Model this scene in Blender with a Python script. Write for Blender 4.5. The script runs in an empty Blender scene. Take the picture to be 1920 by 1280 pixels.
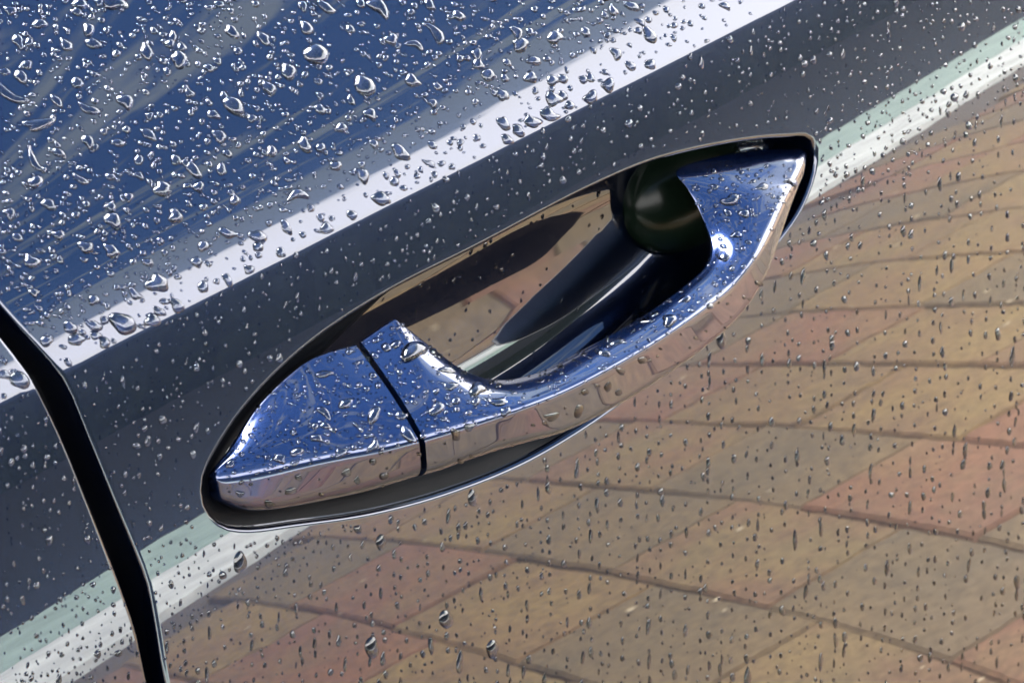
import bpy, bmesh, math, random
import numpy as np
from mathutils import Vector
from mathutils.bvhtree import BVHTree
from mathutils.geometry import delaunay_2d_cdt

random.seed(7)
rng = np.random.default_rng(11)
scene = bpy.context.scene
C = scene.collection

# ------------------------------------------------------------------ camera
IMG_W, IMG_H, FPX = 1920.0, 1280.0, 5000.0
YAW, PITCH, ROLL = math.radians(44.3), math.radians(32.0), math.radians(2.35)
CREASE_Z = 0.98
CAM = np.array([-0.44733, -0.455206, 1.314788])
VIEW = np.array([math.sin(YAW) * math.cos(PITCH), math.cos(YAW) * math.cos(PITCH), -math.sin(PITCH)])
_r0 = np.array([math.cos(YAW), -math.sin(YAW), 0.0])
_u0 = np.cross(_r0, VIEW)
RIGHT = _r0 * math.cos(ROLL) - _u0 * math.sin(ROLL)
UP = _u0 * math.cos(ROLL) + _r0 * math.sin(ROLL)

cam = bpy.data.cameras.new("camera")
cam_ob = bpy.data.objects.new("camera", cam)
C.objects.link(cam_ob)
cam.sensor_width = 36.0
cam.lens = FPX / IMG_W * 36.0
cam.clip_start = 0.02
cam.clip_end = 2000.0
cam.dof.use_dof = True
cam.dof.focus_distance = 0.72
cam.dof.aperture_fstop = 46.0
M = np.eye(4)
M[:3, 0], M[:3, 1], M[:3, 2], M[:3, 3] = RIGHT, UP, -VIEW, CAM
from mathutils import Matrix
cam_ob.matrix_world = Matrix(M.tolist())
scene.camera = cam_ob

# ------------------------------------------------------------------ light
SUN_EL, SUN_ROT = math.radians(56.0), math.radians(-8.0)   # high, beyond the car roof
world = bpy.data.worlds.new("World")
scene.world = world
world.use_nodes = True
wn, wl = world.node_tree.nodes, world.node_tree.links
wn.clear()


def N(nodes, kind, **kw):
    n = nodes.new(kind)
    for k, v in kw.items():
        if k in n.inputs:
            n.inputs[k].default_value = v
        else:
            setattr(n, k, v)
    return n


w_out = N(wn, "ShaderNodeOutputWorld")
w_bg = N(wn, "ShaderNodeBackground", Strength=0.07)
sky = N(wn, "ShaderNodeTexSky")
sky.sky_type = 'NISHITA'
sky.sun_disc = False
sky.sun_elevation = SUN_EL
sky.sun_rotation = SUN_ROT
sky.air_density = 1.0
sky.dust_density = 0.6
sky.ozone_density = 0.9
tc = N(wn, "ShaderNodeTexCoord")
sep = N(wn, "ShaderNodeSeparateXYZ")
wl.new(tc.outputs["Generated"], sep.inputs[0])
# clouds: a bright bank low round the horizon, thin streaks higher up
n1 = N(wn, "ShaderNodeTexNoise", Scale=5.0, Detail=8.0, Roughness=0.6)
wl.new(tc.outputs["Generated"], n1.inputs["Vector"])
bank = N(wn, "ShaderNodeMapRange", interpolation_type='SMOOTHSTEP')
bank.inputs["From Min"].default_value = 0.475
bank.inputs["From Max"].default_value = 0.492
add = N(wn, "ShaderNodeMath", operation='MULTIPLY_ADD')
wl.new(n1.outputs["Fac"], add.inputs[0])
add.inputs[1].default_value = 0.16
add.inputs[2].default_value = -0.08
sub = N(wn, "ShaderNodeMath", operation='SUBTRACT')
wl.new(sep.outputs["Z"], sub.inputs[0])
wl.new(add.outputs[0], sub.inputs[1])
wl.new(sub.outputs[0], bank.inputs["Value"])
bank.inputs["To Min"].default_value = 1.0
bank.inputs["To Max"].default_value = 0.0
grey = N(wn, "ShaderNodeMapRange", interpolation_type='SMOOTHSTEP')
grey.inputs["From Min"].default_value = 0.575
grey.inputs["From Max"].default_value = 0.592
grey.inputs["To Min"].default_value = 1.0
grey.inputs["To Max"].default_value = 0.0
wl.new(sub.outputs[0], grey.inputs["Value"])
mp = N(wn, "ShaderNodeMapping")
mp.inputs["Scale"].default_value = (0.7, 0.7, 5.0)
wl.new(tc.outputs["Generated"], mp.inputs["Vector"])
n2 = N(wn, "ShaderNodeTexNoise", Scale=9.0, Detail=7.0, Roughness=0.62, Distortion=0.6)
wl.new(mp.outputs[0], n2.inputs["Vector"])
streak = N(wn, "ShaderNodeMapRange", interpolation_type='SMOOTHSTEP')
streak.inputs["From Min"].default_value = 0.515
streak.inputs["From Max"].default_value = 0.62
wl.new(n2.outputs["Fac"], streak.inputs["Value"])
CLOUD_GREY = (5.4, 6.4, 6.8, 1.0)
CLOUD_WHITE = (31.0, 30.4, 30.0, 1.0)
mx1 = N(wn, "ShaderNodeMix", data_type='RGBA')
wl.new(streak.outputs[0], mx1.inputs["Factor"])
deep = N(wn, "ShaderNodeMix", data_type='RGBA', blend_type='MULTIPLY')   # rain-washed, deep blue air
deep.inputs["Factor"].default_value = 1.0
wl.new(sky.outputs[0], deep.inputs["A"])
deep.inputs["B"].default_value = (1.15, 1.5, 1.85, 1.0)
wl.new(deep.outputs["Result"], mx1.inputs["A"])
mx1.inputs["B"].default_value = CLOUD_GREY
mx2 = N(wn, "ShaderNodeMix", data_type='RGBA')
wl.new(grey.outputs[0], mx2.inputs["Factor"])
wl.new(mx1.outputs["Result"], mx2.inputs["A"])
mx2.inputs["B"].default_value = CLOUD_GREY
mx3 = N(wn, "ShaderNodeMix", data_type='RGBA')
wl.new(bank.outputs[0], mx3.inputs["Factor"])
wl.new(mx2.outputs["Result"], mx3.inputs["A"])
mx3.inputs["B"].default_value = CLOUD_WHITE
# bright veil of cloud round the sun, fading outwards
dotn = N(wn, "ShaderNodeVectorMath", operation='DOT_PRODUCT')
wl.new(tc.outputs["Generated"], dotn.inputs[0])
dotn.inputs[1].default_value = (math.sin(SUN_ROT) * math.cos(SUN_EL), math.cos(SUN_ROT) * math.cos(SUN_EL), math.sin(SUN_EL))
n3 = N(wn, "ShaderNodeTexNoise", Scale=3.2, Detail=6.0, Roughness=0.55)
wl.new(tc.outputs["Generated"], n3.inputs["Vector"])
k1 = N(wn, "ShaderNodeMath", operation='MULTIPLY_ADD')        # ragged cloud edge
wl.new(n3.outputs["Fac"], k1.inputs[0])
k1.inputs[1].default_value = 0.16
wl.new(dotn.outputs["Value"], k1.inputs[2])
k3 = N(wn, "ShaderNodeMapRange", interpolation_type='SMOOTHSTEP')
k3.inputs["From Min"].default_value = 0.92
k3.inputs["From Max"].default_value = 1.02
wl.new(k1.outputs[0], k3.inputs["Value"])
k4 = N(wn, "ShaderNodeMapRange")
k4.inputs["From Min"].default_value = 0.35
k4.inputs["From Max"].default_value = 0.65
k4.inputs["To Min"].default_value = 120.0
k4.inputs["To Max"].default_value = 180.0
wl.new(n3.outputs["Fac"], k4.inputs["Value"])
k5 = N(wn, "ShaderNodeMath", operation='MULTIPLY')
wl.new(k3.outputs[0], k5.inputs[0])
wl.new(k4.outputs[0], k5.inputs[1])
veil = N(wn, "ShaderNodeMix", data_type='RGBA', blend_type='ADD')
veil.inputs["Factor"].default_value = 1.0
vc = N(wn, "ShaderNodeCombineXYZ")
for q in range(3):
    wl.new(k5.outputs[0], vc.inputs[q])
wl.new(mx3.outputs["Result"], veil.inputs["A"])
wl.new(vc.outputs[0], veil.inputs["B"])
wl.new(veil.outputs["Result"], w_bg.inputs["Color"])
wl.new(w_bg.outputs[0], w_out.inputs["Surface"])

sun = bpy.data.lights.new("sun", 'SUN')
sun.energy = 1.3
sun.angle = math.radians(14.0)
sun.color = (1.0, 0.96, 0.90)
sun_ob = bpy.data.objects.new("sun", sun)
C.objects.link(sun_ob)
sd = Vector((math.sin(SUN_ROT) * math.cos(SUN_EL), math.cos(SUN_ROT) * math.cos(SUN_EL), math.sin(SUN_EL)))
sun_ob.rotation_euler = sd.to_track_quat('Z', 'Y').to_euler()
sun_ob.location = (0, 3, 6)

scene.view_settings.view_transform = 'Standard'
scene.view_settings.look = 'None'
scene.view_settings.gamma = 1.0
scene.view_settings.use_curve_mapping = False
scene.view_settings.exposure = 3.05
cy = scene.cycles
cy.use_denoising = True
cy.max_bounces = 14
cy.glossy_bounces = 8
cy.transmission_bounces = 12
cy.diffuse_bounces = 3
cy.caustics_refractive = True
cy.caustics_reflective = True
cy.blur_glossy = 0.3
cy.sample_clamp_indirect = 40.0


# ------------------------------------------------------------------ helpers
def tag(o, label=None, cat=None, group=None, kind=None):
    for k, v in (("label", label), ("category", cat), ("group", group), ("kind", kind)):
        if v:
            o[k] = v
    return o


def obj(name, verts, faces, mat, parent=None, normals=None, smooth=True):
    me = bpy.data.meshes.new(name)
    me.from_pydata([tuple(map(float, p)) for p in verts], [], [tuple(f) for f in faces])
    if smooth:
        me.polygons.foreach_set("use_smooth", [True] * len(me.polygons))
    if mat:
        me.materials.append(mat)
    me.update()
    if normals is not None:
        me.normals_split_custom_set_from_vertices([tuple(map(float, n)) for n in normals])
    o = bpy.data.objects.new(name, me)
    C.objects.link(o)
    if parent:
        o.parent = parent
    return o


def empty(name, loc=(0, 0, 0)):
    o = bpy.data.objects.new(name, None)
    C.objects.link(o)
    o.location = loc
    return o


def material(name):
    m = bpy.data.materials.new(name)
    m.use_nodes = True
    nt = m.node_tree
    return m, nt.nodes, nt.links, nt.nodes["Principled BSDF"]


# ------------------------------------------------------------------ materials
def make_paint():
    m, nd, ln, b = material("blue_metallic_paint")
    b.inputs["Base Color"].default_value = (0.0009, 0.0036, 0.0140, 1)
    b.inputs["Metallic"].default_value = 0.9
    b.inputs["Roughness"].default_value = 0.26
    b.inputs["Coat Weight"].default_value = 1.0
    b.inputs["Coat Roughness"].default_value = 0.0
    b.inputs["Coat IOR"].default_value = 1.45
    co = N(nd, "ShaderNodeTexCoord")
    no = N(nd, "ShaderNodeTexNoise", Scale=70.0, Detail=1.0)
    ln.new(co.outputs["Object"], no.inputs["Vector"])
    bu = N(nd, "ShaderNodeBump", Strength=0.05, Distance=0.0002)
    ln.new(no.outputs["Fac"], bu.inputs["Height"])
    ln.new(bu.outputs[0], b.inputs["Coat Normal"])
    fl = N(nd, "ShaderNodeTexNoise", Scale=2200.0, Detail=1.0)
    ln.new(co.outputs["Object"], fl.inputs["Vector"])
    bf = N(nd, "ShaderNodeBump", Strength=0.10, Distance=0.0001)
    ln.new(fl.outputs["Fac"], bf.inputs["Height"])
    ln.new(bf.outputs[0], b.inputs["Normal"])
    return m


def make_simple(name, col, rough, noise=0.0, scale=50.0, spec=0.5):
    m, nd, ln, b = material(name)
    b.inputs["Roughness"].default_value = rough
    b.inputs["Specular IOR Level"].default_value = spec
    if noise:
        co = N(nd, "ShaderNodeTexCoord")
        no = N(nd, "ShaderNodeTexNoise", Scale=scale, Detail=5.0, Roughness=0.65)
        ln.new(co.outputs["Object"], no.inputs["Vector"])
        rp = N(nd, "ShaderNodeMapRange")
        rp.inputs["From Min"].default_value = 0.3
        rp.inputs["From Max"].default_value = 0.7
        rp.inputs["To Min"].default_value = 1 - noise
        rp.inputs["To Max"].default_value = 1 + noise
        ln.new(no.outputs["Fac"], rp.inputs["Value"])
        mu = N(nd, "ShaderNodeMix", data_type='RGBA', blend_type='MULTIPLY')
        mu.inputs["Factor"].default_value = 1.0
        mu.inputs["A"].default_value = (*col, 1)
        ln.new(rp.outputs[0], mu.inputs["B"])
        ln.new(mu.outputs["Result"], b.inputs["Base Color"])
    else:
        b.inputs["Base Color"].default_value = (*col, 1)
    return m


def make_water():
    m, nd, ln, b = material("clear_water")
    b.inputs["Base Color"].default_value = (1, 1, 1, 1)
    b.inputs["Roughness"].default_value = 0.0
    b.inputs["IOR"].default_value = 1.38
    b.inputs["Transmission Weight"].default_value = 1.0
    return m


def make_brick(name, col, col2):
    m, nd, ln, b = material(name)
    co = N(nd, "ShaderNodeTexCoord")
    ob = N(nd, "ShaderNodeObjectInfo")
    ad = N(nd, "ShaderNodeVectorMath", operation='ADD')
    ln.new(co.outputs["Object"], ad.inputs[0])
    ln.new(ob.outputs["Location"], ad.inputs[1])
    n = N(nd, "ShaderNodeTexNoise", Scale=5.5, Detail=6.0, Roughness=0.7)
    ln.new(ad.outputs[0], n.inputs["Vector"])
    cr = N(nd, "ShaderNodeMapRange", interpolation_type='SMOOTHSTEP')
    cr.inputs["From Min"].default_value = 0.36
    cr.inputs["From Max"].default_value = 0.64
    ln.new(n.outputs["Fac"], cr.inputs["Value"])
    mx = N(nd, "ShaderNodeMix", data_type='RGBA')
    mx.inputs["A"].default_value = (*col, 1)
    mx.inputs["B"].default_value = (*col2, 1)
    ln.new(cr.outputs[0], mx.inputs["Factor"])
    g = N(nd, "ShaderNodeTexNoise", Scale=75.0, Detail=5.0, Roughness=0.7)
    ln.new(ad.outputs[0], g.inputs["Vector"])
    gr = N(nd, "ShaderNodeMapRange")
    gr.inputs["From Min"].default_value = 0.3
    gr.inputs["From Max"].default_value = 0.7
    gr.inputs["To Min"].default_value = 0.50
    gr.inputs["To Max"].default_value = 1.50
    ln.new(g.outputs["Fac"], gr.inputs["Value"])
    # weathering that runs on from brick to brick
    ge = N(nd, "ShaderNodeNewGeometry")
    st = N(nd, "ShaderNodeTexNoise", Scale=4.5, Detail=5.0, Roughness=0.6)
    ln.new(ge.outputs["Position"], st.inputs["Vector"])
    sr = N(nd, "ShaderNodeMapRange", interpolation_type='SMOOTHSTEP')
    sr.inputs["From Min"].default_value = 0.38
    sr.inputs["From Max"].default_value = 0.62
    ln.new(st.outputs["Fac"], sr.inputs["Value"])
    sc = N(nd, "ShaderNodeMix", data_type='RGBA')
    sc.inputs["A"].default_value = (0.205, 0.128, 0.056, 1)
    sc.inputs["B"].default_value = (0.105, 0.082, 0.050, 1)
    ln.new(sr.outputs[0], sc.inputs["Factor"])
    bl = N(nd, "ShaderNodeMix", data_type='RGBA')
    bl.inputs["Factor"].default_value = 0.26
    ln.new(mx.outputs["Result"], bl.inputs["A"])
    ln.new(sc.outputs["Result"], bl.inputs["B"])
    mu = N(nd, "ShaderNodeMix", data_type='RGBA', blend_type='MULTIPLY')
    mu.inputs["Factor"].default_value = 1.0
    ln.new(bl.outputs["Result"], mu.inputs["A"])
    ln.new(gr.outputs[0], mu.inputs["B"])
    ln.new(mu.outputs["Result"], b.inputs["Base Color"])
    b.inputs["Roughness"].default_value = 0.75
    return m


PAINT = make_paint()
HANDLE_PAINT_LIT = PAINT.copy()                                  # door paint brightened: the handle's sky-lit look is put into its colour
HANDLE_PAINT_LIT.name = "blue_paint_lit_handle"
HANDLE_PAINT_LIT.node_tree.nodes["Principled BSDF"].inputs["Base Color"].default_value = (0.0016, 0.0078, 0.036, 1)
WET_PAINT = PAINT.copy()
WET_PAINT.name = "paint_under_water"
WET_PAINT.node_tree.nodes["Principled BSDF"].inputs["Coat Weight"].default_value = 0.0
WATER = make_water()
RUBBER = make_simple("black_rubber", (0.0006, 0.0006, 0.0008), 0.9, spec=0.02)
BRICKS = [make_brick("red_brick", (0.205, 0.086, 0.050), (0.195, 0.112, 0.056)),
          make_brick("buff_brick", (0.225, 0.152, 0.056), (0.190, 0.112, 0.052)),
          make_brick("brindle_brick", (0.178, 0.094, 0.050), (0.200, 0.138, 0.058)),
          make_brick("grey_brick", (0.120, 0.094, 0.056), (0.158, 0.112, 0.056)),
          make_brick("tan_brick", (0.168, 0.116, 0.056), (0.130, 0.098, 0.054))]
MOUNT_REFLECTION = make_simple("dark_green_reflection", (0.0012, 0.0026, 0.0016), 0.22, spec=0.07)  # dark green of the mirrored grip end, put into the colour
SEAL = make_simple("wet_black_rubber", (0.0008, 0.0010, 0.0016), 0.45, spec=0.045)
TINTED = make_simple("tinted_glass", (0.006, 0.007, 0.008), 0.03)
SAND = make_simple("jointing_sand", (0.105, 0.084, 0.060), 0.95, 0.35, 60)
ASPHALT = make_simple("dark_asphalt", (0.020, 0.022, 0.022), 0.95, 0.3, 80, spec=0.1)
CONCRETE = make_simple("pale_concrete", (0.62, 0.62, 0.56), 0.8, 0.28, 9)
MOSSY = make_simple("pale_green_concrete", (0.31, 0.39, 0.32), 0.85, 0.25, 8)
HEDGE = make_simple("dark_hedge_leaves", (0.016, 0.021, 0.017), 0.9, 0.5, 6, spec=0.1)
PETAL = make_simple("fallen_petal", (0.6, 0.48, 0.3), 0.7)

# ------------------------------------------------------------------ the car's side as a swept profile
# s runs down the panel from the crease (metres), theta is how far the skin tips up to the sky (degrees)
KNOTS = [(-.40, 76), (-.20, 63), (-.09, 53), (-.05, 49), (-.03, 46), (-.015, 39.5), (-.009, 36.5), (-.0018, 31), (.0018, 20.5),
         (.03, 16), (.05, 13.6), (.07, 11.3), (.09, 10.2), (.16, 7.5), (.30, 2), (.95, -9)]
PS = np.arange(-0.40, 0.95, 0.0005)
_ks, _kt = np.array([k[0] for k in KNOTS]), np.array([k[1] for k in KNOTS])
PT = np.interp(PS, _ks, _kt)
_w = np.hanning(41)
_w /= _w.sum()
_sm = np.convolve(np.pad(PT, 20, 'edge'), _w, 'valid')
_k = np.clip((np.abs(PS) - .004) / .008, 0, 1)             # soften everywhere but at the crease
PT = np.radians(PT * (1 - _k) + _sm * _k)
_i0 = int(np.argmin(np.abs(PS)))
PY = np.cumsum(-np.sin(PT)) * 0.0005
PZ = np.cumsum(-np.cos(PT)) * 0.0005
PY -= PY[_i0]
PZ += CREASE_Z - PZ[_i0]


def skin(X, s, off=0.0):
    t, y, z = np.interp(s, PS, PT), np.interp(s, PS, PY), np.interp(s, PS, PZ)
    return np.array([X, y - off * math.cos(t), z + off * math.sin(t)])


def skin_n(s):
    t = np.interp(s, PS, PT)
    return np.array([0.0, -math.cos(t), math.sin(t)])


def skin_d(s):                                              # down the panel
    t = np.interp(s, PS, PT)
    return np.array([0.0, -math.sin(t), -math.cos(t)])


def ray_dir(px):
    d = VIEW + RIGHT * (px[0] - IMG_W / 2) / FPX - UP * (px[1] - IMG_H / 2) / FPX
    return d / np.linalg.norm(d)


def on_skin(px, off=0.0):
    """where the line of sight through a picture point meets the skin (or a shell off metres outside it): X, s"""
    d = ray_dir(px)
    yy, zz = PY - off * np.cos(PT), PZ + off * np.sin(PT)
    f = (yy - CAM[1]) * d[2] - (zz - CAM[2]) * d[1]
    best = None
    for i in np.where(f[:-1] * f[1:] <= 0)[0]:
        w = f[i] / (f[i] - f[i + 1])
        Y = yy[i] + w * (yy[i + 1] - yy[i])
        t = (Y - CAM[1]) / d[1]
        if t > 0 and (best is None or t < best[0]):
            best = (t, CAM[0] + t * d[0], PS[i] + w * 0.0005)
    return best[1], best[2]


def catmull(pts, n, closed=False):
    P = np.array(pts, float)
    m = len(P)
    out = []
    segs = m if closed else m - 1
    for i in range(segs):
        if closed:
            a, b, c, d = P[(i - 1) % m], P[i], P[(i + 1) % m], P[(i + 2) % m]
        else:
            b, c = P[i], P[i + 1]
            a = P[i - 1] if i > 0 else 2 * b - c
            d = P[i + 2] if i + 2 < m else 2 * c - b
        t0 = 0.0
        t1 = t0 + max(np.linalg.norm(b - a), 1e-6) ** .5
        t2 = t1 + max(np.linalg.norm(c - b), 1e-6) ** .5
        t3 = t2 + max(np.linalg.norm(d - c), 1e-6) ** .5
        for k in range(n):
            t = t1 + (t2 - t1) * k / n
            A1 = (t1 - t) / (t1 - t0) * a + (t - t0) / (t1 - t0) * b
            A2 = (t2 - t) / (t2 - t1) * b + (t - t1) / (t2 - t1) * c
            A3 = (t3 - t) / (t3 - t2) * c + (t - t2) / (t3 - t2) * d
            B1 = (t2 - t) / (t2 - t0) * A1 + (t - t0) / (t2 - t0) * A2
            B2 = (t3 - t) / (t3 - t1) * A2 + (t - t1) / (t3 - t1) * A3
            out.append((t2 - t) / (t2 - t1) * B1 + (t - t1) / (t2 - t1) * B2)
    if not closed:
        out.append(P[-1])
    return np.array(out)


def resample(P, n, closed=False):
    Q = np.vstack([P, P[:1]]) if closed else P
    L = np.concatenate([[0], np.cumsum(np.linalg.norm(np.diff(Q, axis=0), axis=1))])
    t = np.linspace(0, L[-1], n + 1)[:-1] if closed else np.linspace(0, L[-1], n)
    return np.stack([np.interp(t, L, Q[:, k]) for k in range(Q.shape[1])], 1)


def inside(poly, p):
    A = np.asarray(poly)
    B = np.roll(A, 1, 0)
    x, y = float(p[0]), float(p[1])
    m = (A[:, 1] > y) != (B[:, 1] > y)
    A, B = A[m], B[m]
    return bool(np.count_nonzero(x < (B[:, 0] - A[:, 0]) * (y - A[:, 1]) / (B[:, 1] - A[:, 1]) + A[:, 0]) % 2)


def loop_normals(P, closed=True):
    T = (np.roll(P, -1, 0) - np.roll(P, 1, 0)) if closed else np.gradient(P, axis=0)
    T /= np.linalg.norm(T, axis=1)[:, None] + 1e-12
    return np.stack([-T[:, 1], T[:, 0]], 1)


# ---- outlines in (X, s)
RIM_PX = [(385, 893), (425, 815), (480, 742), (560, 664), (640, 604), (740, 543), (900, 462), (1100, 357), (1230, 302), (1380, 268), (1470, 259), (1520, 261),
          (1530, 282), (1525, 325), (1500, 390), (1450, 460)]
RIM_LOW = [(0.060, .0775), (0.022, .0855), (-.0173, .0868), (-.0476, .0826), (-.0755, .0755), (-.0994, .0668), (-.1165, .0600), (-.1225, .0555), (-.1252, .0490)]
rim = np.array([on_skin(p) for p in RIM_PX] + RIM_LOW)
rim = resample(catmull(rim, 12, True), 150, True)
# anticlockwise check: make normals point into the opening
cen = rim.mean(0)
rn = loop_normals(rim)
if np.mean(np.sum((cen - rim) * rn, 1)) < 0:
    rn = -rn

GAP_L = [(0, 622), (56, 695), (112, 802), (152, 897), (197, 1010), (236, 1111), (259, 1179), (281, 1280)]
GAP_R = [(6, 580), (104, 692), (127, 729), (169, 830), (214, 942), (253, 1038), (276, 1100), (292, 1179), (309, 1280)]
gl = np.array([on_skin(p) for p in GAP_L])
gr_ = np.array([on_skin(p) for p in GAP_R])


def gap_curve(g):
    up = (g[1] - g[0]) / (g[1][1] - g[0][1])
    top = [np.array([g[0][0] + (s - g[0][1]) * up[0] * 0.5, s]) for s in (-.24, -.15, -.07)]
    low = [np.array([g[-1][0] + (s - g[-1][1]) * 0.02, s]) for s in (.16, .30, .55)]
    return resample(catmull(np.array(top + list(g) + low), 10), 150)


gapL, gapR = gap_curve(gl), gap_curve(gr_)

# ------------------------------------------------------------------ panels
car = empty("parked_car", (0.0, 0.9, 0.0))
tag(car, "dark metallic blue car beaded with rain, seen close at its door handle", "car")
car_off = np.array([0.0, 0.9, 0.0])


def s_rows(lo, hi):
    a = list(np.arange(lo, -.012, .004)) + list(np.arange(-.012, -.004, .001)) + list(np.arange(-.004, .004, .0005)) + list(np.arange(.004, .012, .001)) + list(np.arange(.012, hi, .004))
    return np.array(a)


def panel(name, outer, hole, parent, edge_ids):
    """skin triangulated in (X, s); rounded returns along the hole and along the gap edge"""
    R = 0.0013
    pts, edges = [], []
    rows = s_rows(outer[:, 1].min(), outer[:, 1].max())
    rows = np.append(rows, outer[:, 1].max())
    ridx = np.arange(len(rows), dtype=float)

    def loop(P, closed=True):
        i0 = len(pts)
        pts.extend([Vector((float(a) / .016, float(np.interp(b, rows, ridx)))) for a, b in P])
        n = len(P)
        edges.extend([(i0 + k, i0 + (k + 1) % n) for k in range(n if closed else n - 1)])
        return list(range(i0, i0 + n))
    loop(outer)
    if hole is not None:
        loop(hole)
    xs = np.arange(outer[:, 0].min(), outer[:, 0].max(), .016)
    for ri, s in enumerate(rows):
        for x in xs:
            if inside(outer, (x, s)) and (hole is None or not inside(hole, (x, s))):
                pts.append(Vector((float(x) / .016, float(ri))))
    vo, _, fo, *_ = delaunay_2d_cdt(pts, edges, [], 0, 1e-6)
    vo = [Vector((p.x * .016, float(np.interp(p.y, ridx, rows)))) for p in vo]
    V = [skin(p.x, p.y) for p in vo]
    NN = [skin_n(p.y) for p in vo]
    Fc = []
    for f in fo:
        c = sum((vo[i] for i in f), Vector((0, 0))) / len(f)
        if inside(outer, c) and (hole is None or not inside(hole, c)):
            a, b, cc = (V[i] for i in f[:3])
            Fc.append(f if np.dot(np.cross(b - a, cc - a), NN[f[0]]) > 0 else f[::-1])

    def returns(P, nrm, closed, deep):
        rings = []
        for ph, dp in [(0, 0), (15, 0), (30, 0), (45, 0), (60, 0), (75, 0), (90, 0), (90, deep)]:
            a = math.radians(ph)
            i0 = len(V)
            for (x, s), m in zip(P, nrm):
                q = np.array([x, s]) + m * R * math.sin(a)
                V.append(skin(q[0], q[1], -R * (1 - math.cos(a)) - dp))
                m3 = np.array([m[0], 0, 0]) + skin_d(s) * m[1]
                NN.append(skin_n(s) * math.cos(a) + m3 * math.sin(a))
            rings.append(i0)
        n = len(P)
        for a, b in zip(rings[:-1], rings[1:]):
            for k in range(n if closed else n - 1):
                k2 = (k + 1) % n
                f = [a + k, a + k2, b + k2, b + k]
                fn = np.cross(V[f[1]] - V[f[0]], V[f[3]] - V[f[0]])
                Fc.append(f if np.dot(fn, NN[f[0]] + NN[f[3]]) > 0 else f[::-1])
    if hole is not None:
        hn = loop_normals(hole)
        if np.mean(np.sum((hole.mean(0) - hole) * hn, 1)) < 0:
            hn = -hn
        returns(hole, hn, True, .0045)
    gap_P, sign = edge_ids
    gn = loop_normals(gap_P, False)
    if np.mean(gn[:, 0]) * sign < 0:
        gn = -gn
    returns(gap_P, gn, False, .016)
    return obj(name, [v - car_off for v in V], Fc, PAINT, parent, NN)


hole = rim - rn * 0.0013                                     # skin stops where the rounded return begins
gR = gapR + np.array([.0016, 0])
gL = gapL - np.array([.0016, 0])
door_outer = np.vstack([gR, [[x, .55] for x in np.linspace(-.05, .62, 12)], [[.62, s] for s in np.linspace(.5, -.2, 20)], [[x, -.24] for x in np.linspace(.62, -.1, 14)]])
door = panel("front_door", door_outer, hole, car, (gR, -1))
door["label"] = "blue door with a sharp crease and a pull handle"
side_outer = np.vstack([gL, [[x, .55] for x in np.linspace(-.2, -.5, 6)], [[-.5, s] for s in np.linspace(.5, -.2, 20)], [[x, -.24] for x in np.linspace(-.5, -.3, 6)]])
rear = panel("rear_door", side_outer, None, car, (gL, +1))
rear["label"] = "neighbouring blue panel left of the door gap"



def sheet(name, rows, xs, mat):
    V, F = [], []
    for x in xs:
        for q in rows:
            V.append(np.array([x, q[0], q[1]]) - car_off)
    n = len(rows)
    for i in range(len(xs) - 1):
        for k in range(n - 1):
            F.append((i * n + k, i * n + k + 1, (i + 1) * n + k + 1, (i + 1) * n + k))
    return obj(name, V, F, mat, car)


# the car goes on beyond the picture: wings, sill, side glass, roof
prof = [(np.interp(q, PS, PY), np.interp(q, PS, PZ)) for q in np.linspace(-.24, .93, 60)]
sheet("front_wing", prof, (.626, 1.3, 2.3), PAINT)
sheet("rear_wing", prof, (-.506, -1.2, -2.1), PAINT)
prof_low = [(np.interp(q, PS, PY), np.interp(q, PS, PZ)) for q in np.linspace(.555, .93, 12)]
sheet("sill", prof_low, (-.5, .62), PAINT)
y0, z0 = np.interp(-.243, PS, PY), np.interp(-.243, PS, PZ)
sheet("side_window", [(y0 + .02, z0 + .004), (y0 + .10, z0 + .10), (y0 + .20, z0 + .24), (y0 + .31, z0 + .35)], (-1.3, -.4, .4, 1.1), TINTED)
sheet("roof", [(y0 + .32, z0 + .355), (y0 + .45, z0 + .40), (y0 + .8, z0 + .43), (1.7, z0 + .36)], (-1.4, -.4, .4, 1.0), PAINT)
inner = [skin(x, q, -.055) - car_off for q in (-.239, .93) for x in (-2.1, 2.3)]
obj("inner_body", inner, [(0, 1, 3, 2)], RUBBER, car, smooth=False)

# rubber seal deep in the gap
gm = (gapL + gapR) / 2
V, Fc = [], []
for x, s in gm:
    for dx in (-.010, .010):
        V.append(skin(x + dx, s, -.013) - car_off)
for k in range(len(gm) - 1):
    Fc.append((2 * k, 2 * k + 1, 2 * k + 3, 2 * k + 2))
obj("door_seal", V, Fc, SEAL, car)

# ------------------------------------------------------------------ handle cup
V, Fc = [], []
med_a, med_b = np.array([-.070, .0500]), np.array([.062, .0505])
nR = 26
CUP_D, CUP_N = .025, 4.0
nr = len(rim)
for j in range(nR + 1):
    t = j / nR
    ang = t * math.pi / 2
    g = 1 - math.cos(ang) ** (2 / CUP_N)                      # inward
    f = math.sin(ang) ** (2 / CUP_N) if ang > 0 else 0.0       # depth
    for (x, s) in rim:
        p = np.array([x, s])
        w = np.clip(np.dot(p - med_a, med_b - med_a) / np.dot(med_b - med_a, med_b - med_a), 0, 1)
        c = med_a + (med_b - med_a) * w
        q = p + (c - p) * g
        V.append(skin(q[0], q[1], -.0050 - (CUP_D + .085 * (q[1] - .05)) * f) - car_off)
for j in range(nR):
    for k in range(nr):
        k2 = (k + 1) % nr
        Fc.append((j * nr + k, j * nr + k2, (j + 1) * nr + k2, (j + 1) * nr + k))
a, b, c = (np.array(V[i]) for i in Fc[len(Fc) // 2][:3])
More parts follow.
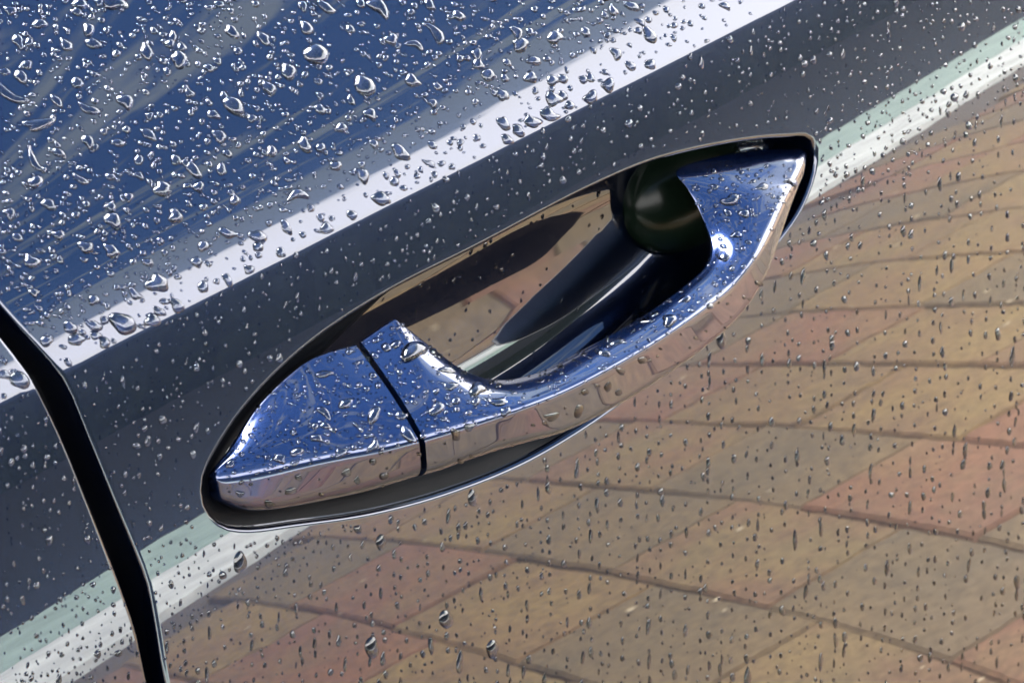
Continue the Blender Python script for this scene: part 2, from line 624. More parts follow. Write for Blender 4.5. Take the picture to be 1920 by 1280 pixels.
if np.dot(np.cross(b - a, c - a), [0, -1, 0]) < 0:
    Fc = [f[::-1] for f in Fc]
cup = obj("handle_cup", V, Fc, PAINT, door)
cup["label"] = "recessed glossy cup behind the pull handle"


# black gasket round the left end of the opening
k0 = int(np.argmin(rim[:, 0]))
run = np.roll(np.arange(len(rim)), len(rim) // 2 - k0)
run = [i for i in run if rim[i, 0] < (-.046 if rim[i, 1] < .045 else .004)]
V, Fc = [], []
for i in run:
    x, q = rim[i]
    lim = -.046 if q < .045 else .004
    w = .0072 * min(1.0, max(0.02, (lim - x) / .03)) ** .7
    for o_, dp in ((.0002, .0022), (w * .45, .0034), (w, .0062), (w + .001, .011)):
        p = rim[i] + rn[i] * o_
        V.append(skin(p[0], p[1], -dp) - car_off)
for j in range(len(run) - 1):
    for k in range(3):
        Fc.append((4 * j + k, 4 * j + k + 1, 4 * j + k + 5, 4 * j + k + 4))
obj("handle_gasket", V, Fc, SEAL, door)

# ------------------------------------------------------------------ handle: lofted sections
# each station: inner top edge, outer crest, lower edge, as picture points with their stand-off from the skin (mm)
CAP_ST = [((393, 886), -2, (395, 898), -1, (399, 916), -3),
          ((404, 868), -1, (408, 894), 1.5, (409, 934), -.5),
          ((430, 835), -1, (440, 889), 4, (428, 940), 1),
          ((480, 758), -1, (510, 877), 8.5, (478, 948), 4),
          ((560, 681), -1, (610, 858), 14, (575, 938), 8),
          ((612, 654), -1, (710, 841), 18.5, (690, 915), 12.5),
          ((663, 640), -1, (786, 824), 22, (787, 886), 16)]
GRIP_ST = [((673, 634), -1, (797, 822), 22, (799, 884), 16),
           ((728, 597), -1, (838, 810), 22.9, (842, 871), 17.3),
           ((738, 592), -1, (845, 808), 23, (850, 868), 17.5),
           ((744, 596), -.5, (850, 806), 23.1, (855, 866), 17.6),
           ((800, 640), 4, (890, 793), 24, (895, 852), 18.5),
           ((868, 690), 9, (940, 776), 25, (945, 835), 19.5),
           ((930, 708), 12, (990, 758), 26, (1000, 818), 20),
           ((1005, 695), 13.5, (1050, 734), 26, (1062, 800), 20),
           ((1100, 647), 14, (1130, 695), 26, (1150, 757), 20),
           ((1200, 592), 14, (1222, 643), 25, (1240, 702), 19),
           ((1285, 530), 13, (1312, 583), 23, (1330, 638), 17.5),
           ((1322, 492), 10, (1372, 534), 20, (1395, 577), 15),
           ((1328, 455), 6, (1415, 481), 18.5, (1438, 508), 13.5),
           ((1308, 398), 1, (1447, 425), 13.5, (1466, 445), 9),
           ((1284, 352), -2, (1473, 370), 9, (1489, 384), 5),
           ((1264, 320), -6, (1487, 343), 6, (1501, 354), 3),
           ((1330, 295), -7, (1496, 325), 4.5, (1510, 331), 1.5),
           ((1430, 279), -6, (1503, 304), 2.5, (1514, 308), 0),
           ((1497, 277), -5, (1508, 285), -1, (1514, 288), -3)]


def corners(st):
    (ip, io, cp, c_o, bp, bo) = st
    out = []
    low = 15.0 * min(1.0, max(0.0, (bp[0] - 400) / 60.0)) * min(1.0, max(0.0, (1500 - bp[0]) / 60.0))
    bp = (bp[0] + low * .25, bp[1] + low)
    for p, o in ((ip, io), (cp, c_o), (bp, bo)):
        X, s = on_skin(p, o * .001)
        out.append(skin(X, s, o * .001))
    Xb, sb = on_skin(bp, bo * .001)
    k = skin(Xb, sb, min(bo * .001 - .011, io * .001 - .004) if bo > 3 else -.006)
    out.append(k)
    return np.array(out)


def fillet_section(I, Cc, B, K, rI, rC, rB, rK):
    P = [I, Cc, B, K]
    rad = [rI, rC, rB, rK]
    ring = []
    nrm_top = np.cross(Cc - I, B - Cc)
    for i in range(4):
        p, a, b = P[i], P[i - 1], P[(i + 1) % 4]
        la, lb = np.linalg.norm(a - p), np.linalg.norm(b - p)
        r_ = min(rad[i], .42 * la, .42 * lb)
        pa, pb = p + (a - p) / (la + 1e-9) * r_, p + (b - p) / (lb + 1e-9) * r_
        for k in range(9):
            t = k / 8
            ring.append((1 - t) ** 2 * pa + 2 * t * (1 - t) * p + t * t * pb)
        # points along the flat, gently crowned
        nxt = P[(i + 1) % 4]
        ln = np.linalg.norm(nxt - p)
        r2 = min(rad[(i + 1) % 4], .42 * ln, .42 * np.linalg.norm(P[(i + 2) % 4] - nxt))
        e = nxt + (p - nxt) / (ln + 1e-9) * r2
        for k in range(1, 8):
            t = k / 8
            q = pb + (e - pb) * t
            ring.append(q)
    return ring


def crown(ring, amount):
    return ring


def loft(name, stations, parent, flat_start, flat_end, amount=.0012):
    CR = np.array([corners(s) for s in stations]).reshape(len(stations), 12)
    CR = catmull(CR, 7)
    V, Fc = [], []
    rings = []
    for c in CR:
        I, Cc, B, K = c.reshape(4, 3)
        ring = np.array(fillet_section(I, Cc, B, K, .0019, .0026, .0062, .003))
        # crown the top (between I and C) and the outer face
        cen_ = ring.mean(0)
        L = np.linalg.norm(Cc - I)
        for k in range(9, 16):
            t = (k - 8) / 8
            out = ring[k] - cen_
            ring[k] = ring[k] + out / (np.linalg.norm(out) + 1e-9) * min(amount, L * .05) * 4 * t * (1 - t)
        rings.append(len(V))
        V.extend(ring)
    n = 64
    for a, b in zip(rings[:-1], rings[1:]):
        for k in range(n):
            k2 = (k + 1) % n
            Fc.append((a + k, a + k2, b + k2, b + k))
    for which, flag in ((0, flat_start), (-1, flat_end)):
        i0 = rings[which]
        r0_ = np.array(V[i0:i0 + n])
        base = len(V)
        V.append(r0_.mean(0))
        if flag:
            # duplicate ring so that the end face is crisp
            d0 = len(V)
            V.extend(list(r0_))
            i0 = d0
        for k in range(n):
            f = (i0 + k, i0 + (k + 1) % n, base)
            Fc.append(f if which else f[::-1])
    o = obj(name, [np.array(v) - car_off for v in V], Fc, HANDLE_PAINT_LIT, parent)
    bm = bmesh.new()
    bm.from_mesh(o.data)
    bmesh.ops.recalc_face_normals(bm, faces=bm.faces)
    bm.to_mesh(o.data)
    bm.free()
    return o


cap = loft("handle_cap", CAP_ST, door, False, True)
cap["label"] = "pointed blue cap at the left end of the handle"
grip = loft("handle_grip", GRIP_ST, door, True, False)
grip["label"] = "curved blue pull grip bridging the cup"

# added dark bulge in the cup, standing in for the grip end's reflection
V, Fc = [], []
for i in range(25):
    la = math.pi * i / 24
    for j in range(32):
        lo = 2 * math.pi * j / 32
        q = np.array([.084 + .025 * math.sin(la) * math.cos(lo), .0500 + .020 * math.sin(la) * math.sin(lo)])
        V.append(skin(q[0], q[1], -.0285 + .0130 * math.cos(la)) - car_off)
for i in range(24):
    for j in range(32):
        Fc.append((i * 32 + j, (i + 1) * 32 + j, (i + 1) * 32 + (j + 1) % 32, i * 32 + (j + 1) % 32))
obj("mount_reflection_bulge", V, Fc, MOUNT_REFLECTION, door)

# ------------------------------------------------------------------ ground, kerb, road, hedge (mirrored in the paint)
GA = math.atan(-.27)                                         # the paving lies askew to the car
e_along = np.array([math.cos(GA), math.sin(GA)])             # along the kerb
e_out = np.array([math.sin(GA), -math.cos(GA)])              # away from the car
O0 = np.array([0.0, 0.0])


def strip(name, d0, d1, z, mat, kind, thick=0.0, u0=-25, u1=40, wobble=0.0):
    us = np.linspace(u0, u1, 600 if wobble else 2)
    r_ = np.random.default_rng(len(name))
    w0, w1 = (np.convolve(r_.normal(0, wobble, len(us) + 4), np.ones(5) / 2.2, 'valid') for _ in range(2))
    V, F = [], []
    for i, u_ in enumerate(us):
        for d_ in (d0 + w0[i], d1 + w1[i]):
            p = O0 + e_along * u_ + e_out * d_
            V += [(p[0], p[1], z), (p[0], p[1], z - thick)]
    for i in range(len(us) - 1):
        a = 4 * i
        F.append((a, a + 2, a + 6, a + 4))
        if thick:
            F += [(a, a + 4, a + 5, a + 1), (a + 2, a + 3, a + 7, a + 6)]
    o = obj(name, V, F, mat, smooth=False)
    bm = bmesh.new()
    bm.from_mesh(o.data)
    bmesh.ops.recalc_face_normals(bm, faces=bm.faces)
    up = max(bm.faces, key=lambda f: abs(f.normal.z) * f.calc_area())
    if up.normal.z < 0:
        bmesh.ops.reverse_faces(bm, faces=bm.faces)
    bm.to_mesh(o.data)
    bm.free()
    return tag(o, kind=kind)


LINE1, LINE2, LINE3 = 2.17 * math.cos(GA), 2.60 * math.cos(GA), 3.15 * math.cos(GA)
pavement = strip("pavement", -6.0, LINE1 - .01, 0.0, SAND, "structure")
BL, BW, BH, JT = .370, .172, .05, .0050


def brick_mesh(name, seed):
    r_ = random.Random(seed)
    bm = bmesh.new()
    bmesh.ops.create_cube(bm, size=1.0)
    for v in bm.verts:
        v.co.x *= BL - JT
        v.co.y *= BW - JT
        v.co.z = v.co.z * .03 - .003 + (r_.uniform(-.001, .001) if v.co.z > 0 else 0)
        v.co.x += r_.uniform(-.002, .002)
        v.co.y += r_.uniform(-.002, .002)
    top = [e for e in bm.edges if all(v.co.z > 0 for v in e.verts)]
    bmesh.ops.bevel(bm, geom=top, offset=.003, segments=2, affect='EDGES')
    me = bpy.data.meshes.new(name)
    bm.to_mesh(me)
    bm.free()
    return me


brick_data = []
for mi, m in enumerate(BRICKS):
    for k in range(3):
        me = brick_mesh("brick", 31 * mi + k)
        me.materials.append(m)
        brick_data.append((mi, me))
BA = math.radians(14.0)
b_along = np.array([math.cos(BA), math.sin(BA)])
b_out = np.array([math.sin(BA), -math.cos(BA)])
brot = math.atan2(b_out[1], b_out[0])
cells = []
for iu in range(-12, 40):
    off = random.uniform(0, BL) if iu % 2 else random.uniform(0, BL)
    nmax = int(LINE1 / BL) + 6
    for iw in range(-6, nmax):
        d0 = iw * BL + off
        p = O0 + b_along * (iu * BW) + b_out * d0
        if np.dot(p, e_out) + BL * .55 > LINE1 - .005 or np.dot(p, e_out) < -.6:
            continue
        cells.append(p)
# nearest to the mirrored view are single bricks, the rest are joined
focus = np.array([1.5, -1.6])
cells.sort(key=lambda p: np.linalg.norm((p - focus) * np.array([.8, 1.0])))
rest_v, rest_f, rest_m = [], [], []
for i, p in enumerate(cells):
    mi = random.choices(range(5), (0.22, 0.26, 0.18, 0.14, 0.20))[0]
    mi, me = random.choice([b for b in brick_data if b[0] == mi])
    z = .012 + random.uniform(-.0015, .0015)
    a = brot + random.choice((0, math.pi)) + random.uniform(-.008, .008)
    if i < 290:
        o = bpy.data.objects.new("brick", me)
        C.objects.link(o)
        o.parent = pavement
        o.location = (p[0], p[1], z)
        o.rotation_euler = (random.uniform(-.01, .01), random.uniform(-.01, .01), a)
    else:
        ca, sa = math.cos(a), math.sin(a)
        i0 = len(rest_v)
        for v in me.vertices:
            rest_v.append((p[0] + v.co.x * ca - v.co.y * sa, p[1] + v.co.x * sa + v.co.y * ca, z + v.co.z))
        for f in me.polygons:
            rest_f.append([i0 + q for q in f.vertices])
            rest_m.append(mi)
rest = obj("brick_paving", rest_v, rest_f, None, pavement, smooth=False)
for m in BRICKS:
    rest.data.materials.append(m)
rest.data.polygons.foreach_set("material_index", rest_m)
tag(rest, kind="stuff")

# scattered petals on the bricks
pv, pf = [], []
for k in range(120):
    u, d = random.uniform(-.3, 4.2), random.uniform(.2, 2.0)
    p = O0 + e_along * u + e_out * d
    a, L = random.uniform(0, 6.28), random.uniform(.002, .006)
    i0 = len(pv)
    for j in range(6):
        b = a + j * math.pi / 3
        pv.append((p[0] + math.cos(b) * L * (1 if j % 3 else 1.5), p[1] + math.sin(b) * L * .8, .0295 + .002 * random.random()))
    pf.append(tuple(range(i0, i0 + 6)))
tag(obj("fallen_petals", pv, pf, PETAL, smooth=False), "tiny pale petals scattered over the brick paving mirrored in the door", "petals", kind="stuff")

strip("kerb", LINE1, LINE2 - .02, .030, CONCRETE, "structure", .12, wobble=.007)
strip("verge", LINE2, LINE3, .024, MOSSY, "structure", .10, wobble=.012)
strip("road", LINE3, 400.0, -.02, ASPHALT, "structure", u0=-400, u1=400)
strip("ground", -400.0, LINE3 - .02, -.06, SAND, "structure", u0=-400, u1=400)

# hedge beyond the road: one dark mass
hv, hf = [], []
nu, nk = 260, 14
for i in range(nu + 1):
    u = -40 + 110 * i / nu
    for k in range(nk + 1):
        t = k / nk * math.pi
        bulge = .55 * math.sin(u * 1.7 + k) + .3 * math.sin(u * 4.3 + 2.1 * k) + .25 * random.uniform(-1, 1)
        d = 16 - math.cos(t) * (1.6 + .25 * bulge)
        z = max(0, math.sin(t)) ** .45 * (4.6 + .25 * bulge) - .05
        p = O0 + e_along * u + e_out * d
        hv.append((p[0], p[1], z))
for i in range(nu):
    for k in range(nk):
        a = i * (nk + 1) + k
        hf.append((a, a + 1, a + nk + 2, a + nk + 1))
hedge = obj("hedge", hv, hf, HEDGE, smooth=False)
bm = bmesh.new()
bm.from_mesh(hedge.data)
bmesh.ops.recalc_face_normals(bm, faces=bm.faces)
bm.to_mesh(hedge.data)
bm.free()
tag(hedge, "long dark hedge across the road, mirrored below the door crease", "hedge")

# ------------------------------------------------------------------ rain drops
cap_bvh = BVHTree.FromPolygons([Vector(v.co) + Vector(car_off) for v in cap.data.vertices], [p.vertices[:] for p in cap.data.polygons])
grip_bvh = BVHTree.FromPolygons([Vector(v.co) + Vector(car_off) for v in grip.data.vertices], [p.vertices[:] for p in grip.data.polygons])
cup_bvh = BVHTree.FromPolygons([Vector(v.co) + Vector(car_off) for v in cup.data.vertices], [p.vertices[:] for p in cup.data.polygons])
keep_out = rim - rn * .0026                                   # drops on the skin stay clear of the opening
DOWN = np.array([-.06, 0.0, -1.0])
drops = []                                                    # dicts
grid = {}


def free(px, rad, slack=.85):
    gx, gy = int(px[0] // 40), int(px[1] // 40)
    for i in range(gx - 2, gx + 3):
        for j in range(gy - 2, gy + 3):
            for q in grid.get((i, j), ()):
                if math.hypot(q[0] - px[0], q[1] - px[1]) < slack * (q[2] + rad):
                    return False
    grid.setdefault((gx, gy), []).append((px[0], px[1], rad))
    return True


def surface_at(px, where):
    """point and normal of the surface seen through a picture point"""
    d = Vector(ray_dir(px))
    o = Vector(CAM)
    best = None
    for nm, b in (("cap", cap_bvh), ("grip", grip_bvh), ("cup", cup_bvh)):
        if nm in where:
            h = b.ray_cast(o, d)
            if h[0] is not None and (best is None or h[3] < best[3]):
                best = (np.array(h[0]), np.array(h[1]), nm, h[3])
    if best is not None:
        n = best[1]
        if n.dot(np.array(d)) > 0:
            n = -n
        return best[0], n, best[2]
    if "skin" in where:
        try:
            X, s = on_skin(px)
        except TypeError:
            return None
        if inside(keep_out, (X, s)):
            return None
        a, b = np.interp(s, gapL[:, 1], gapL[:, 0]) - .0012, np.interp(s, gapR[:, 1], gapR[:, 0]) + .0012
        if a < X < b:
            return None
        return skin(X, s), skin_n(s), "skin"
    return None


def add_drop(px, rw, rh, ang=0.0, where=("skin",), lumps=.1, bend=0.0, tall=.68, zone="", label=None, slack=.85, force=False):
    """a drop whose footprint spans rw x rh picture points about px, turned by ang"""
    if not free(px, max(rw, rh) * .8, slack) and not force:
        return None
    hit = surface_at(px, where)
    if hit is None:
        return None
    P, n, nm = hit
    depth = (P - CAM).dot(VIEW)
    mpp = depth / FPX
    v = ray_dir(px)
    vn = v.dot(n)
    if vn > -.12:
        return None
    tr = RIGHT - v * (RIGHT.dot(n) / vn)
    tu = UP - v * (UP.dot(n) / vn)
    big = max(rw, rh)
    seg, ring = (28, 9) if big > 9 else ((16, 6) if big > 4.5 else (10, 4))
    ph = [random.uniform(0, 6.28) for _ in range(4)]
    am = [lumps * random.uniform(.3, 1) for _ in range(4)]
    ca, sa = math.cos(ang), math.sin(ang)
    H = tall * min(rw, rh) * mpp
    if big > 12:
        H = min(H, .0021)
    dn = DOWN - n * DOWN.dot(n)
    amax = math.radians(73)
    verts, faces = [], []
    shift = .22 * min(rw, rh) * mpp
    for j in range(ring + 1):
        al = amax * j / ring
        rho = math.sin(al) / math.sin(amax)
        h = (math.cos(al) - math.cos(amax)) / (1 - math.cos(amax))
        h = max(h, 0.0) ** (.8 if big > 9 else .95)
        for k in range(seg if j else 1):
            f = 2 * math.pi * k / seg
            r_ = 1 + am[0] * math.cos(2 * f + ph[0]) + am[1] * .8 * math.cos(3 * f + ph[1]) + am[2] * .5 * math.cos(4 * f + ph[2]) + am[3] * .3 * math.cos(5 * f + ph[3])
            r_ = 1 + (r_ - 1) * rho
            a, b = math.cos(f) * rho * rw * r_, math.sin(f) * rho * rh * r_
            if bend:
                b += bend * (a * a / rw - rw * .33)
            a, b = a * ca - b * sa, a * sa + b * ca
            verts.append(tr * a * mpp + tu * b * mpp + n * (H * h - .00012 - (.00025 if j == ring else 0)) + dn * shift * h)
    for k in range(seg):
        faces.append((0, 1 + k, 1 + (k + 1) % seg))
    for j in range(1, ring):
        a, b = 1 + (j - 1) * seg, 1 + j * seg
        for k in range(seg):
            faces.append((a + k, b + k, b + (k + 1) % seg, a + (k + 1) % seg))
    i0 = len(verts)
    last = verts[i0 - seg:i0]
    for q in last:
        verts.append(q - n * q.dot(n) + n * .00003 - (q - n * q.dot(n)) * .01)
    bottom = tuple(range(i0, i0 + seg))
    f0 = faces[len(faces) // 2]
    cn = np.cross(verts[f0[1]] - verts[f0[0]], verts[f0[2]] - verts[f0[0]])
    mid = sum(verts[i] for i in f0) / len(f0)
    if cn.dot(mid + n * 1e-5 - (-n * H)) < 0:
        faces = [f[::-1] for f in faces]
    bn = np.cross(verts[bottom[1]] - verts[bottom[0]], verts[bottom[seg // 2]] - verts[bottom[0]])
    faces.append(bottom if bn.dot(n) > 0 else bottom[::-1])
    d_ = dict(px=px, area=rw * rh, P=P, verts=verts, faces=faces, zone=zone, on=nm, label=label, rw=rw, rh=rh)
    drops.append(d_)
    return d_


S = ("skin",)
Hn = ("cap", "grip")
# --- the ones that stand out in the photograph: centre, width, height, slant, lumpiness, bend
BIG = [(593, 102, 50, 38, -.7, .10, 0, "largest water drop on the blue upper panel, pointed at its top"),
       (438, 198, 46, 30, -.8, .12, 0, "long teardrop-shaped water drop high on the blue panel below a grey streak"),
       (684, 161, 50, 32, -.9, .10, 0, "tall oval water drop on the blue panel, right of the largest drop"),
       (363, 319, 40, 20, -.8, .14, 0, "slim slanting water drop on the lower blue panel over the handle cap"),
       (304, 354, 36, 28, -.3, .22, 0, "angular lumpy water drop on the blue panel above the pale band"),
       (231, 606, 52, 40, -.6, .14, 0, "largest water drop on the pale band by the crease, near the door gap"),
       (295, 531, 42, 36, -.4, .22, 0, "notched round water drop on the upper edge of the pale band"),
       (558, 366, 42, 20, .1, .10, -.5, "arched horseshoe-shaped water drop on the grey band"),
       (74, 232, 60, 24, .3, .25, .2, "long curved water streak at the left edge of the blue panel"),
       (65, 302, 50, 15, -1.0, .2, .4, "crooked worm-shaped water streak near the left photo edge"),
       (776, 657, 46, 34, .25, .10, -.25, "large arched water drop on the grip beside the cap joint"),
       (37, 712, 40, 32, -.6, .12, 0, "large water drop on the pale band left of the door gap"),
       (450, 1053, 24, 42, 0, .12, 0, "large dark hanging drop on the pale reflected kerb"),
       (697, 1213, 26, 40, -.1, .12, 0, "large dark teardrop over the red reflected brick"),
       (836, 1160, 24, 38, 0, .12, 0, "dark teardrop on the lower door, between two other large drops"),
       (923, 1215, 22, 34, -.1, .12, 0, "rightmost of the three large dark teardrops low on the door"),
       (1352, 636, 17, 36, 0, .10, 0, "tall dark drop just under the right end of the grip"),
       (886, 933, 18, 32, 0, .10, 0, "dark oval drop below the handle on reddish bricks"),
       (714, 1015, 18, 30, 0, .15, 0, "dark drop below the cap joint on a buff brick reflection"),
       (704, 955, 16, 22, 0, .10, 0, "drop hanging from the lower rim of the handle opening")]
for x, y, w, h, a, l, b, lab in BIG:
    add_drop((x, y), w / 2, h / 2, a, ("cap", "grip", "skin"), l, b, .70, "big", lab, force=True)
MID = [(212, 413, 36, 28), (235, 190, 34, 26), (275, 97, 36, 22), (336, 111, 38, 28), (504, 165, 30, 24), (39, 144, 30, 22), (435, 60, 32, 20), (279, 252, 38, 16),
       (411, 255, 34, 20), (168, 205, 40, 18), (541, 134, 36, 26), (571, 272, 32, 22), (509, 284, 22, 22), (329, 406, 32, 24), (212, 5, 50, 28), (175, 82, 32, 20),
       (124, 84, 32, 18), (34, 77, 30, 20), (144, 22, 24, 16), (20, 178, 70, 18), (611, 13, 40, 18), (494, 72, 32, 18), (400, 215, 24, 18), (165, 265, 30, 20), (91, 383, 34, 18),
       (151, 336, 34, 14), (709, 13, 46, 26), (818, 64, 54, 16), (773, 151, 32, 22), (976, 84, 32, 26), (1040, 70, 32, 24), (734, 74, 26, 22), (778, 84, 36, 14), (894, 102, 24, 20),
       (1001, 114, 26, 20), (915, 141, 30, 22), (805, 8, 28, 16), (942, 178, 28, 20), (751, 286, 40, 24), (680, 329, 34, 20), (1036, 151, 24, 20), (714, 373, 38, 24), (660, 403, 20, 18),
       (944, 232, 30, 20), (999, 228, 34, 22), (1030, 215, 36, 24), (972, 245, 28, 20), (951, 262, 24, 18), (1038, 185, 34, 26), (1107, 183, 26, 24), (1140, 160, 26, 24),
       (1219, 121, 24, 18), (1068, 198, 20, 16), (805, 307, 32, 10), (894, 259, 16, 13), (176, 610, 34, 20), (196, 642, 24, 20), (286, 600, 30, 26), (332, 573, 30, 24), (253, 551, 30, 16),
       (484, 444, 36, 24), (426, 437, 30, 20), (537, 426, 32, 17), (467, 505, 20, 18), (427, 525, 28, 15), (526, 474, 20, 17), (299, 584, 26, 16), (161, 463, 32, 22), (209, 470, 34, 22),
       (277, 492, 20, 17), (6, 702, 30, 16), (87, 639, 26, 20), (143, 636, 32, 24), (128, 679, 18, 12), (575, 52, 34, 20), (330, 300, 26, 16), (612, 428, 26, 22), (1150, 20, 24, 16),
       (640, 240, 26, 18), (600, 205, 24, 18), (860, 30, 26, 18), (1098, 60, 22, 16), (1185, 12, 28, 18), (20, 20, 24, 18), (60, 490, 34, 24), (110, 440, 26, 18), (18, 400, 26, 20)]
for x, y, w, h in MID:
    add_drop((x, y), w / 2, h / 2, random.uniform(-1.0, -.3), S, .2, random.choice((0, 0, 0, .25, -.25)), .70, "upper", slack=.5, force=True)
HAND = [(838, 693, 34, 14, 0), (845, 723, 30, 16, -.2), (896, 728, 34, 24, 0), (934, 752, 38, 15, .1), (819, 766, 32, 24, .4), (701, 778, 36, 22, 1.1), (893, 752, 20, 14, 1.), (948, 771, 20, 18, 0),
        (752, 779, 24, 16, 0), (648, 756, 30, 18, .3), (607, 701, 34, 14, .1), (765, 814, 38, 20, -1.0), (701, 835, 24, 18, 1.0), (639, 849, 26, 18, .2), (524, 859, 28, 16, -.3),
        (557, 847, 26, 18, .2), (608, 773, 34, 14, -.8), (431, 869, 22, 16, .8), (593, 821, 24, 15, -.3), (855, 815, 16, 24, 0), (880, 800, 22, 14, .2), (1035, 780, 30, 15, .3),
        (1085, 770, 16, 26, -.2), (1140, 725, 12, 22, -.2), (1160, 735, 12, 16, -.3), (1205, 675, 22, 12, .3), (1255, 600, 30, 22, .2), (1210, 600, 22, 12, .3), (1155, 640, 26, 14, .2),
        (1130, 660, 26, 16, -.2), (1285, 560, 20, 14, .2), (1355, 480, 26, 18, 0), (1380, 440, 20, 14, 0), (1395, 400, 22, 16, 0), (1370, 375, 34, 22, .3), (1430, 350, 26, 12, .2), (1340, 350, 18, 10, .1),
        (560, 895, 12, 14, 0), (650, 885, 18, 16, 0), (670, 900, 14, 14, 0), (720, 892, 18, 14, 0), (545, 920, 22, 14, .4), (450, 925, 16, 12, 0), (505, 945, 20, 14, 0)]
for x, y, w, h, a in HAND:
    add_drop((x, y), w / 2, h / 2, a, Hn, .18, random.choice((0, -.2, .2)), .70, "handle", slack=.5, force=True)


def crease_y(x):
    return 744 - .5055 * x + 8


def kerb_y(x):
    return 1290 - .5 * x - .00006 * x * x


# --- upper panel
for k in range(850):
    px = (random.uniform(-250, 1700), random.uniform(-250, 780))
    if px[1] < crease_y(px[0]) - 14:
        r_ = min(14, max(4.6, random.lognormvariate(1.93, .34)))
        asp = random.uniform(1.0, 1.9)
        add_drop(px, r_ * asp ** .5, r_ / asp ** .5, random.uniform(-1.25, .0), S, .14, random.choice((0, 0, 0, .3, -.3)), .70, "upper", slack=.8)
for k in range(11000):
    px = (random.uniform(-250, 1700), random.uniform(-250, 780))
    cy_ = crease_y(px[0])
    if px[1] < cy_ - 4 and (px[1] < cy_ - 95 or random.random() < .35):
        r_ = min(6.5, max(1.5, random.lognormvariate(1.32, .40)))
        asp = random.uniform(1.0, 1.5)
        add_drop(px, r_ * asp ** .5, r_ / asp ** .5, random.uniform(-1.4, .2), S, .15, 0, .70, "upper", slack=.88)
# --- dark band below the crease
for k in range(4600):
    x = random.uniform(-250, 2150)
    y = random.uniform(crease_y(x) + 6, kerb_y(x) + 70)
    r_ = min(8, max(1.3, random.lognormvariate(1.15, .42)))
    asp = random.uniform(1.0, 1.5) if random.random() < .8 else random.uniform(1.8, 3.0)
    add_drop((x, y), r_ / asp ** .5, r_ * asp ** .5, random.uniform(-.15, .15), S, .15, 0, .70, "band", slack=1.15)
# --- lower door: fine drops standing in hanging columns
x = -300.0
while x < 2250:
    x += random.uniform(13, 32)
    y = kerb_y(x) - 40 + random.uniform(0, 30)
    wob = random.uniform(-3, 3)
    while y < 1500:
        y += random.choice((random.uniform(12, 26), random.uniform(20, 42), random.uniform(30, 80)))
        lean = (x - 1288) / 8000.0
        px = (x - lean * (y - 640) + wob + random.gauss(0, 2.2), y)
        if px[1] < kerb_y(px[0]) - 30:
            continue
        rw = min(6.0, max(1.6, random.lognormvariate(1.2, .30)))
        asp = random.uniform(1.2, 2.2) if random.random() < .85 else random.uniform(2.5, 4.5)
        add_drop(px, rw * .92, rw * asp * .92, random.uniform(-.12, .05), S, .12, 0, .70, "lower", slack=.9)
for k in range(1800):
    x = random.uniform(-250, 2150)
    y = random.uniform(kerb_y(x) - 20, 1480)
    rw = min(4.5, max(1.1, random.lognormvariate(.5, .4)))
    add_drop((x, y), rw, rw * random.uniform(1.0, 1.7), random.uniform(-.2, .1), S, .15, 0, .70, "lower", slack=1.2)
# --- handle
for k in range(13000):
    px = (random.uniform(390, 1500), random.uniform(310, 950))
    big_ = random.random() < .22
    r_ = min(9, max(1.3, random.lognormvariate(1.8 if big_ else 1.0, .35)))
    asp = random.uniform(1, 1.7)
    h = surface_at(px, Hn)
    if h is None or (h[1][2] < .25 and random.random() < .9):
        continue
    add_drop(px, r_ * asp ** .5, r_ / asp ** .5, random.uniform(-.6, .6), Hn, .09, 0, .70, "handle", slack=1.0)
edge = resample(np.array([(745, 597), (800, 641), (868, 692), (930, 711), (1005, 698), (1100, 650), (1200, 595), (1285, 533), (1324, 492)], float), 200)
for q in edge:
    if random.random() < .75:
        px = (q[0] + random.gauss(0, 3), q[1] + random.gauss(2, 4))
        r_ = random.uniform(1.4, 3.6)
        add_drop(px, r_ * 1.15, r_, .3, ("grip",), .12, 0, .70, "handle", slack=.8)
# --- in the cup and along its upper lip
for k in range(1000):
    px = (random.uniform(700, 1340), random.uniform(290, 700))
    h = surface_at(px, ("cup", "grip", "cap"))
    if h is None or h[2] != "cup":
        continue
    X, s = on_skin(px)
    if not inside(rim, (X, s)):
        continue
    lip = s < .034
    if not lip and random.random() < .72:
        continue
    r_ = random.uniform(1.5, 3.2) * (1.3 if lip else 1)
    add_drop(px, r_, r_ * random.uniform(1.1, 2.4), random.uniform(-.5, 0), ("cup",), .2, 0, .55, "cup", slack=1.2)

# --- the 300 that show largest are things of their own, the rest one mass of fine droplets
inframe = [d for d in drops if -5 < d["px"][0] < 1925 and -5 < d["px"][1] < 1285]
inframe.sort(key=lambda d: (d["label"] is None, -d["area"]))
single = inframe[:300]
ids = {id(d) for d in single}


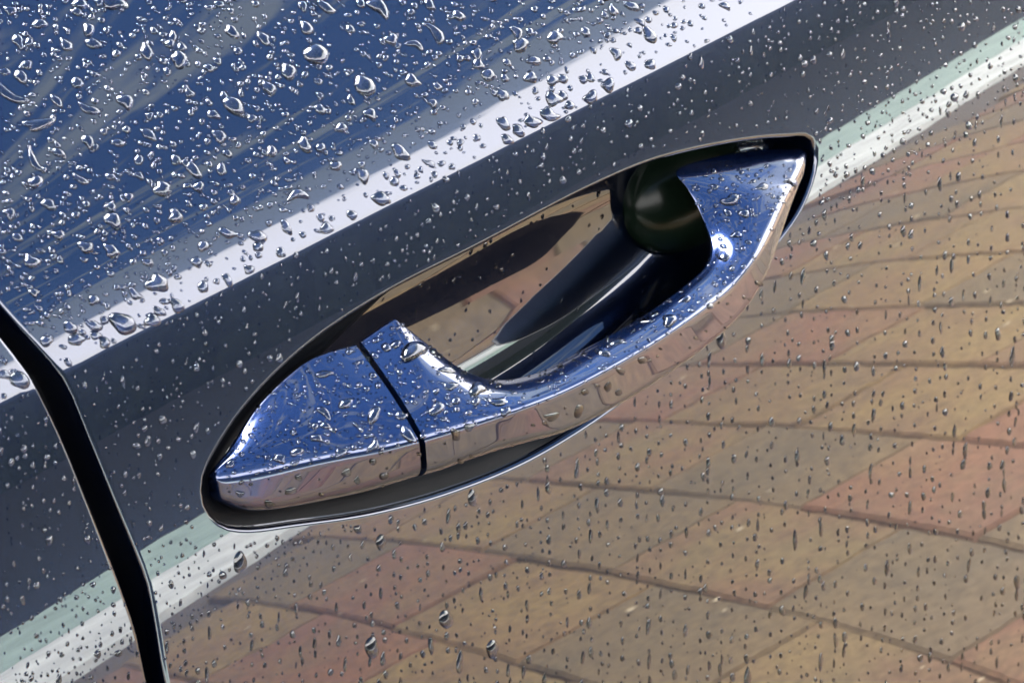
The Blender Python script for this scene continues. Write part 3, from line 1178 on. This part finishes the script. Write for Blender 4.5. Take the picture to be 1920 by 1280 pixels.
def drop_label(d):
    x, y = d["px"]
    size = "large" if d["area"] > 150 else ("medium" if d["area"] > 70 else "small")
    form = "round" if max(d["rw"], d["rh"]) < 1.35 * min(d["rw"], d["rh"]) else "elongated"
    if d["on"] == "cap":
        return f"{size} {form} drop on the pointed handle cap" + (", outer face" if y > 905 - .11 * (x - 395) else ", top face"), "drops on the handle cap"
    if d["on"] == "grip":
        part = "joint end" if x < 900 else ("bend" if x < 1060 else ("middle" if x < 1260 else "right end"))
        return f"{size} {form} drop on the grip's {part}", "drops on the handle grip"
    if d["on"] == "cup":
        return f"{size} {form} drop inside the recess behind the grip", "drops in the handle cup"
    c = crease_y(x) - y
    if x < np.interp(y, [p[1] for p in GAP_L], [p[0] for p in GAP_L]):
        return f"{size} {form} drop on the panel left of the door gap", "drops left of the door gap"
    if c > 90:
        row = "top" if y < 110 else ("upper" if y < 220 else ("middle" if y < 340 else "lower"))
        col = "far left" if x < 240 else ("left" if x < 480 else ("centre" if x < 760 else "right"))
        return f"{size} {form} drop on blue panel, {row} {col}", "drops on the blue panel above the crease"
    if c > -4:
        col = "by the door gap" if x < 300 else ("over the cap" if x < 700 else ("over the grip" if x < 1050 else "at right"))
        return f"{size} {form} drop on the pale band {col}", "drops on the pale band"
    if y < kerb_y(x):
        col = "by the door gap" if x < 500 else ("over the grip" if x < 1200 else "right of the grip")
        return f"{size} {form} drop on the dark band {col}", "drops on the dark band"
    col = "under the cap" if x < 800 else ("under the grip" if x < 1250 else ("right of the grip" if x < 1600 else "by the right photo edge"))
    row = "high" if y < kerb_y(x) + 150 else ("halfway" if y < kerb_y(x) + 380 else "low")
    return f"{size} {form} dark drop {row} on the door {col}", "drops on the lower door"


ORD = ["first", "second", "third", "fourth", "fifth", "sixth", "seventh", "eighth", "ninth", "tenth", "eleventh", "twelfth", "thirteenth", "fourteenth", "fifteenth", "sixteenth", "seventeenth", "eighteenth", "nineteenth", "twentieth"] + ["further"] * 60
same = {}
for d in single:
    d["lab"], d["grp"] = drop_label(d)
    if d["label"]:
        d["lab"] = d["label"]
    same.setdefault(d["lab"], []).append(d)
for lab, L in same.items():
    if len(L) > 1:
        L.sort(key=lambda q: q["px"][0])
        for k, d in enumerate(L):
            d["lab"] = ("leftmost " if k == 0 else ("rightmost " if k == len(L) - 1 else ORD[k] + " ")) + lab + (" from left" if 0 < k < len(L) - 1 else "")

for d in single:
    o = obj("water_drop", d["verts"], d["faces"], WATER)
    o.data.materials.append(WET_PAINT)
    o.data.polygons[-1].material_index = 1
    o.location = d["P"]
    tag(o, d["lab"], "water drop", d["grp"])
av, af, am_ = [], [], []
for d in drops:
    if id(d) in ids:
        continue
    i0 = len(av)
    av.extend(v + d["P"] for v in d["verts"])
    af.extend([tuple(i0 + q for q in f) for f in d["faces"]])
    am_ += [0] * (len(d["faces"]) - 1) + [1]
fine = obj("fine_water_droplets", av, af, WATER)
fine.data.materials.append(WET_PAINT)
fine.data.polygons.foreach_set("material_index", am_)
tag(fine, "fine rain droplets covering the blue door and handle", "droplets", kind="stuff")
print("DROPS", len(drops), len(inframe), len(af))
